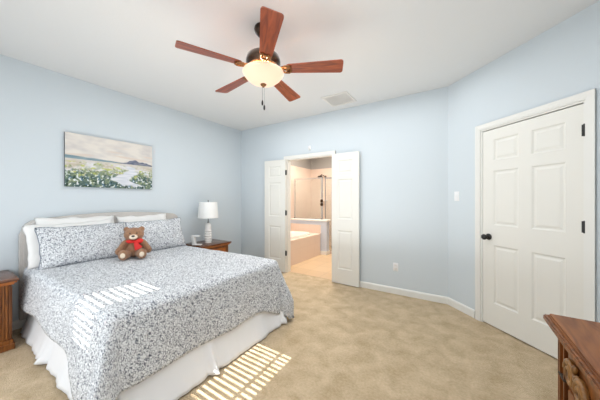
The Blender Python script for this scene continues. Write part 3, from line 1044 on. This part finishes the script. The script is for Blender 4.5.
# ------------------------------------------------------------ painting
pic = thing('canvas_painting', 'watercolour marsh landscape canvas hanging above the bed', 'painting', (XL, 1.356, 1.775))
PW, PH, PD = 0.94, 0.62, 0.032
obj('stretcher', box((0.001, -PW / 2, -PH / 2), (PD, PW / 2, PH / 2)), M['canvas_edge'], pic)
def paint_color(u, v):
    """u 0..1 left-right, v 0..1 bottom-top"""
    def nz(a, b, c=0.0): return noise.noise(Vector((a, b, c)))
    def mix(a, b, t):
        t = max(0, min(1, t)); return tuple(x + (y - x) * t for x, y in zip(a, b))
    def sm(a, b, x):
        t = max(0, min(1, (x - a) / (b - a))); return t * t * (3 - 2 * t)
    x, y = u * 1.5, v                                  # square units
    n1 = nz(x * 4, y * 9, 1) + 0.5 * nz(x * 10, y * 22, 2)
    sky = mix((226, 219, 210), (206, 200, 196), 0.35 + n1 * 0.9)
    sky = mix(sky, (218, 202, 188), sm(0.10, 0.4, nz(x * 2, y * 16, 8)) * 0.8 * (1 - sm(0.75, 0.9, v)))
    hz = 0.525
    if v > hz:
        c = sky
        band = hz + 0.065 * (1 - u * 1.3) + 0.008 * nz(x * 8, 0, 2)
        c = mix(c, mix((104, 132, 144), (150, 168, 172), 0.5 + nz(x * 6, y * 50, 6)), 1 - sm(band - 0.006, band + 0.010, v))
        hill = hz + 0.016 + 0.085 * math.exp(-((u - 0.75) / 0.085) ** 2) + 0.05 * math.exp(-((u - 0.9) / 0.07) ** 2) + 0.018 * nz(x * 16, 0, 3)
        if u > 0.5:
            c = mix(c, mix((92, 100, 122), (140, 142, 152), 0.5 + nz(x * 14, y * 30, 4)), (1 - sm(hill - 0.008, hill + 0.006, v)) * sm(0.5, 0.58, u))
        return c
    sand = mix((198, 186, 168), (220, 218, 220), 0.5 + n1 * 1.2)
    land = mix(sand, (168, 176, 140), sm(0.0, 0.3, nz(x * 5, y * 18, 21)) * 0.6)
    # meadow bands get denser and darker towards the bottom left
    dens = sm(0.46, 0.12, v) if False else 1 - sm(0.10, 0.46, v)
    g1 = nz(x * 9, y * 12, 13) + 0.7 * nz(x * 22, y * 26, 14) + 0.4 * nz(x * 46, y * 50, 24)
    green = mix((72, 96, 94), (152, 162, 120), 0.45 + g1 * 0.9 + (v - 0.2) * 1.2)
    cover = dens * 1.5 + g1 * 0.9 - 0.25
    c = mix(land, green, sm(0.05, 0.45, cover))
    c = mix(c, (86, 116, 138), sm(0.18, 0.40, nz(x * 15, y * 15, 16)) * dens * 0.9)
    c = mix(c, (44, 66, 56), sm(0.15, 0.42, nz(x * 19, y * 21, 17)) * dens)
    c = mix(c, (190, 196, 96), sm(0.22, 0.42, nz(x * 10, y * 20, 18)) * 0.7 * sm(0.12, 0.3, v))
    c = mix(c, (232, 236, 236), sm(0.20, 0.38, nz(x * 26, y * 28, 15)) * (0.35 + 0.6 * dens))
    # winding pale channel running down to the lower right
    t = (hz - v) / hz
    cx = 0.62 + 0.10 * math.sin(t * 5.6 + 0.2) + 0.26 * sm(0.55, 1.0, t)
    cw = 0.035 + 0.12 * t
    e = abs(u - cx) + 0.045 * nz(x * 7, y * 14, 9)
    c = mix(c, mix((226, 226, 230), (204, 208, 216), 0.5 + nz(x * 5, y * 34, 12)), (1 - sm(cw - 0.02, cw + 0.02, e)) * sm(0.03, 0.08, v + 0.05 * nz(x * 12, 0, 5)))
    c = mix(c, (206, 198, 190), 0.75 * sm(hz - 0.07, hz - 0.02, v + 0.02 * nz(x * 5, y * 30, 30)))
    return c
bm = bmesh.new()
cl = bm.loops.layers.color.new('paint')
NU, NV = 180, 120
V = [[bm.verts.new((PD + 0.001, -PW / 2 + PW * i / NU, -PH / 2 + PH * j / NV)) for j in range(NV + 1)] for i in range(NU + 1)]
for i in range(NU):
    for j in range(NV):
        f = bm.faces.new((V[i][j], V[i + 1][j], V[i + 1][j + 1], V[i][j + 1]))
        c = paint_color((i + 0.5) / NU, (j + 0.5) / NV)
        for lp in f.loops:
            lp[cl] = (c[0] / 255, c[1] / 255, c[2] / 255, 1)
pm = bpy.data.materials.new('landscape_paint')
pm.use_nodes = True
at = pm.node_tree.nodes.new('ShaderNodeVertexColor'); at.layer_name = 'paint'
pm.node_tree.links.new(at.outputs[0], pm.node_tree.nodes['Principled BSDF'].inputs['Base Color'])
pm.node_tree.nodes['Principled BSDF'].inputs['Roughness'].default_value = 0.8
obj('painted_surface', bm, pm, pic)

# ------------------------------------------------------------ ceiling fan
FX, FY, FZ = -1.362, 1.548, 2.395
fan = thing('ceiling_fan', 'ceiling fan with five cherry wood blades and a lit frosted glass bowl', 'ceiling fan', (FX, FY, H))
def z_(z): return z - H
obj('canopy', lathe([(0, 0), (0.072, 0), (0.076, -0.012), (0.070, -0.04), (0.045, -0.065), (0.02, -0.075), (0, -0.075)], 32), M['bronze'], fan, 50)
obj('downrod', lathe([(0, -0.07), (0.014, -0.07), (0.014, z_(2.56)), (0.026, z_(2.555)), (0.026, z_(2.53)), (0, z_(2.53))], 20), M['bronze'], fan, 50)
obj('motor_housing', lathe([(0, z_(2.535)), (0.05, z_(2.535)), (0.10, z_(2.52)), (0.135, z_(2.495)), (0.142, z_(2.47)), (0.142, z_(2.445)), (0.125, z_(2.43)), (0.118, z_(2.415)), (0.06, z_(2.41)), (0, z_(2.41))], 40), M['bronze'], fan, 50)
obj('motor_plate', lathe([(0, z_(2.412)), (0.122, z_(2.420)), (0.126, z_(2.405)), (0.110, z_(2.392)), (0.085, z_(2.384)), (0.0, z_(2.384))], 40), M['antique'], fan, 50)
A0 = 0.48866
for k in range(5):
    ang = A0 + k * 2 * PI / 5
    pitch = Matrix.Rotation(math.radians(-12), 4, 'X')
    mt = Matrix.Rotation(ang, 4, 'Z') @ Matrix.Translation((0, 0, z_(FZ))) @ pitch
    bm = bmesh.new()
    outl = []
    r0, r1, w0, w1 = 0.19, 0.655, 0.048, 0.070
    def corner(cx, cy, rr, a0, a1, n=6):
        for q in range(n + 1):
            a = a0 + (a1 - a0) * q / n
            outl.append((cx + rr * math.cos(a), cy + rr * math.sin(a)))
    corner(r1 - 0.022, w1 - 0.022, 0.022, PI / 2, 0)
    corner(r1 - 0.022, -w1 + 0.022, 0.022, 0, -PI / 2)
    corner(r0 + 0.03, -w0 + 0.03, 0.03, -PI / 2, -PI)
    corner(r0 + 0.03, w0 - 0.03, 0.03, PI, PI / 2)
    add_prism(bm, outl, -0.0035, 0.0035)
    bo = obj('blade', bm, M['blade'], fan)
    bo.matrix_local = mt
    # bracket: arm with two curled prongs and a plate under the blade
    bm = bmesh.new()
    add_tube(bm, [(0.09, 0, 0.012), (0.14, 0, 0.004), (0.185, 0, -0.008)], [0.014, 0.012, 0.010], 10)
    for s in (-1, 1):
        add_tube(bm, [(0.120, 0, 0.0), (0.155, s * 0.020, -0.006), (0.185, s * 0.036, -0.009), (0.215, s * 0.036, -0.010), (0.232, s * 0.022, -0.010), (0.222, s * 0.008, -0.010)], [0.008, 0.009, 0.009, 0.009, 0.008, 0.006], 8)
    add_lathe(bm, [(0, -0.010), (0.022, -0.008), (0.024, -0.004), (0, -0.003)], 20, Matrix.Translation((0.20, 0, 0)))
    for sx, sy in ((0.205, 0.024), (0.205, -0.024), (0.232, 0)):
        add_ball(bm, (sx, sy, -0.012), 0.006, 2)
    br = obj('blade_bracket', bm, M['antique'], bo, True)
obj('light_fitter', lathe([(0, z_(2.386)), (0.06, z_(2.386)), (0.075, z_(2.375)), (0.080, z_(2.36)), (0, z_(2.36))], 32), M['antique'], fan, 50)
bprof = [(0.150, z_(2.366)), (0.168, z_(2.372)), (0.170, z_(2.364)), (0.163, z_(2.35)), (0.142, z_(2.322)), (0.110, z_(2.296)), (0.070, z_(2.279)), (0.03, z_(2.272)), (0, z_(2.271))]
obj('glass_bowl', lathe(bprof, 48), M['bowl'], fan, True)
obj('bowl_finial', lathe([(0, z_(2.275)), (0.026, z_(2.274)), (0.022, z_(2.262)), (0.010, z_(2.256)), (0.008, z_(2.248)), (0, z_(2.245))], 20), M['antique'], fan, 50)
for dx, dy, zb in ((0.006, 0.004, 2.10), (-0.008, -0.004, 2.14)):
    ch = bmesh.new()
    add_tube(ch, [(dx, dy, z_(2.262)), (dx, dy, z_(zb))], 0.0018, 6)
    c_ = obj('pull_chain', ch, M['nickel'], fan)
    obj('chain_pull', lathe([(0, z_(zb) + 0.002), (0.004, z_(zb)), (0.0075, z_(zb) - 0.012), (0.0075, z_(zb) - 0.032), (0.004, z_(zb) - 0.042), (0, z_(zb) - 0.043)], 12, Matrix.Translation((dx, dy, 0))), M['black'], c_, True)
fl = bpy.data.lights.new('fan_bulb', 'POINT'); fl.energy = 20; fl.color = (1.0, 0.76, 0.52); fl.shadow_soft_size = 0.03
flo = bpy.data.objects.new('fan_bulb', fl); C.objects.link(flo); flo.location = (0, 0, z_(2.40) + 0.0); flo.parent = fan
flo.location = (0.0, 0.0, z_(2.335))

# ------------------------------------------------------------ dresser (bottom right)
dz = 0.85
t = thing('dresser', 'carved walnut dresser with a polished top against the right wall', 'dresser', (0.295, 1.40, 0))
# local: x from front (0) to wall (0.68), y from 0 back towards the camera (-1.55)
DL, DD = 1.50, 0.672
bm = bmesh.new()
add_box(bm, (0.012, -DL, dz - 0.022), (DD, -0.012, dz))
bmesh.ops.bevel(bm, geom=bm.edges[:], offset=0.005, segments=2, affect='EDGES')
obj('tabletop', bm, M['dresser'], t, 40)
def edge_mould(z0, z1, off):
    bm = bmesh.new()
    add_box(bm, (off, -DL, z0), (DD, -off, z1))
    return bm
bm = bmesh.new()
add_box(bm, (0.0, -DL, dz - 0.032), (DD, 0.0, dz - 0.010))
add_box(bm, (0.010, -DL, dz - 0.045), (DD, -0.010, dz - 0.032))
add_box(bm, (0.024, -DL, dz - 0.058), (DD, -0.024, dz - 0.045))
bmesh.ops.bevel(bm, geom=bm.edges[:], offset=0.004, segments=2, affect='EDGES')
obj('top_moulding', bm, M['dresser_dark'], t, 40)
fx = 0.045
bm = bmesh.new()
add_box(bm, (fx, -DL + 0.02, 0.10), (DD, -0.040, dz - 0.058))
for yy in (-0.045, -0.062, -0.105):       # beads of the corner pilaster
    add_box(bm, (fx - 0.012, yy - 0.008, 0.10), (fx, yy, dz - 0.06))
obj('carcass', bm, M['dresser_dark'], t)
for z in (0.645, 0.38):
    obj('pilaster_gap_strip', box((fx - 0.015, -0.118, z - 0.004), (fx, -0.058, z + 0.003), 0.001, 1), M['dark'], t)  # dark strip laid on the pilaster, its colour imitating a shaded groove
obj('plinth', box((fx - 0.025, -DL + 0.01, 0), (DD, -0.025, 0.10), 0.01), M['dresser_dark'], t)
rows = ((0.645, 0.785), (0.385, 0.635), (0.12, 0.375))
cols = ((-0.78, -0.140), (-1.43, -0.80))
def scroll(cy, cz, s, r0=0.04):
    """carved S scroll lying on the drawer front"""
    pts, rad = [], []
    for k in range(30):
        q = k / 29
        a = q * 1.6 * 2 * PI
        rr = r0 * (1 - 0.75 * q)
        pts.append((fx - 0.016 - 0.006 * q, cy + s * rr * math.cos(a), cz + rr * math.sin(a)))
        rad.append(0.013 * (1 - 0.5 * q))
    return pts, rad
for y0, y1 in cols:
    for z0, z1 in rows:
        d_ = obj('drawer', box((fx - 0.010, y0, z0), (fx + 0.02, y1, z1), 0.006), M['dresser_dark'], t, 40)
        cz = (z0 + z1) / 2
        for s, yc in ((1, y1 - 0.06), (-1, y0 + 0.06)):
            bm = bmesh.new()
            p, r = scroll(yc, cz, s, 0.042)
            add_tube(bm, p, r, 8)
            p, r = scroll(yc - s * 0.08, cz - 0.012, -s, 0.038)
            add_tube(bm, p, r, 8)
            for q in range(3):                      # acanthus lobes
                add_ball(bm, (fx - 0.018, yc - s * (0.03 + q * 0.022), cz + 0.030 - q * 0.016), (0.010, 0.012, 0.026), 2, Matrix.Rotation(s * (0.5 + 0.3 * q), 3, 'X'))
            obj('carved_scroll', bm, M['carving'], d_, True)
        bm = bmesh.new()
        ym = (y0 + y1) / 2
        add_tube(bm, [(fx - 0.012, ym - 0.045, cz), (fx - 0.03, ym - 0.045, cz - 0.01), (fx - 0.032, ym, cz - 0.03), (fx - 0.03, ym + 0.045, cz - 0.01), (fx - 0.012, ym + 0.045, cz)], 0.004, 8)
        obj('bail_pull', bm, M['antique'], d_, True)
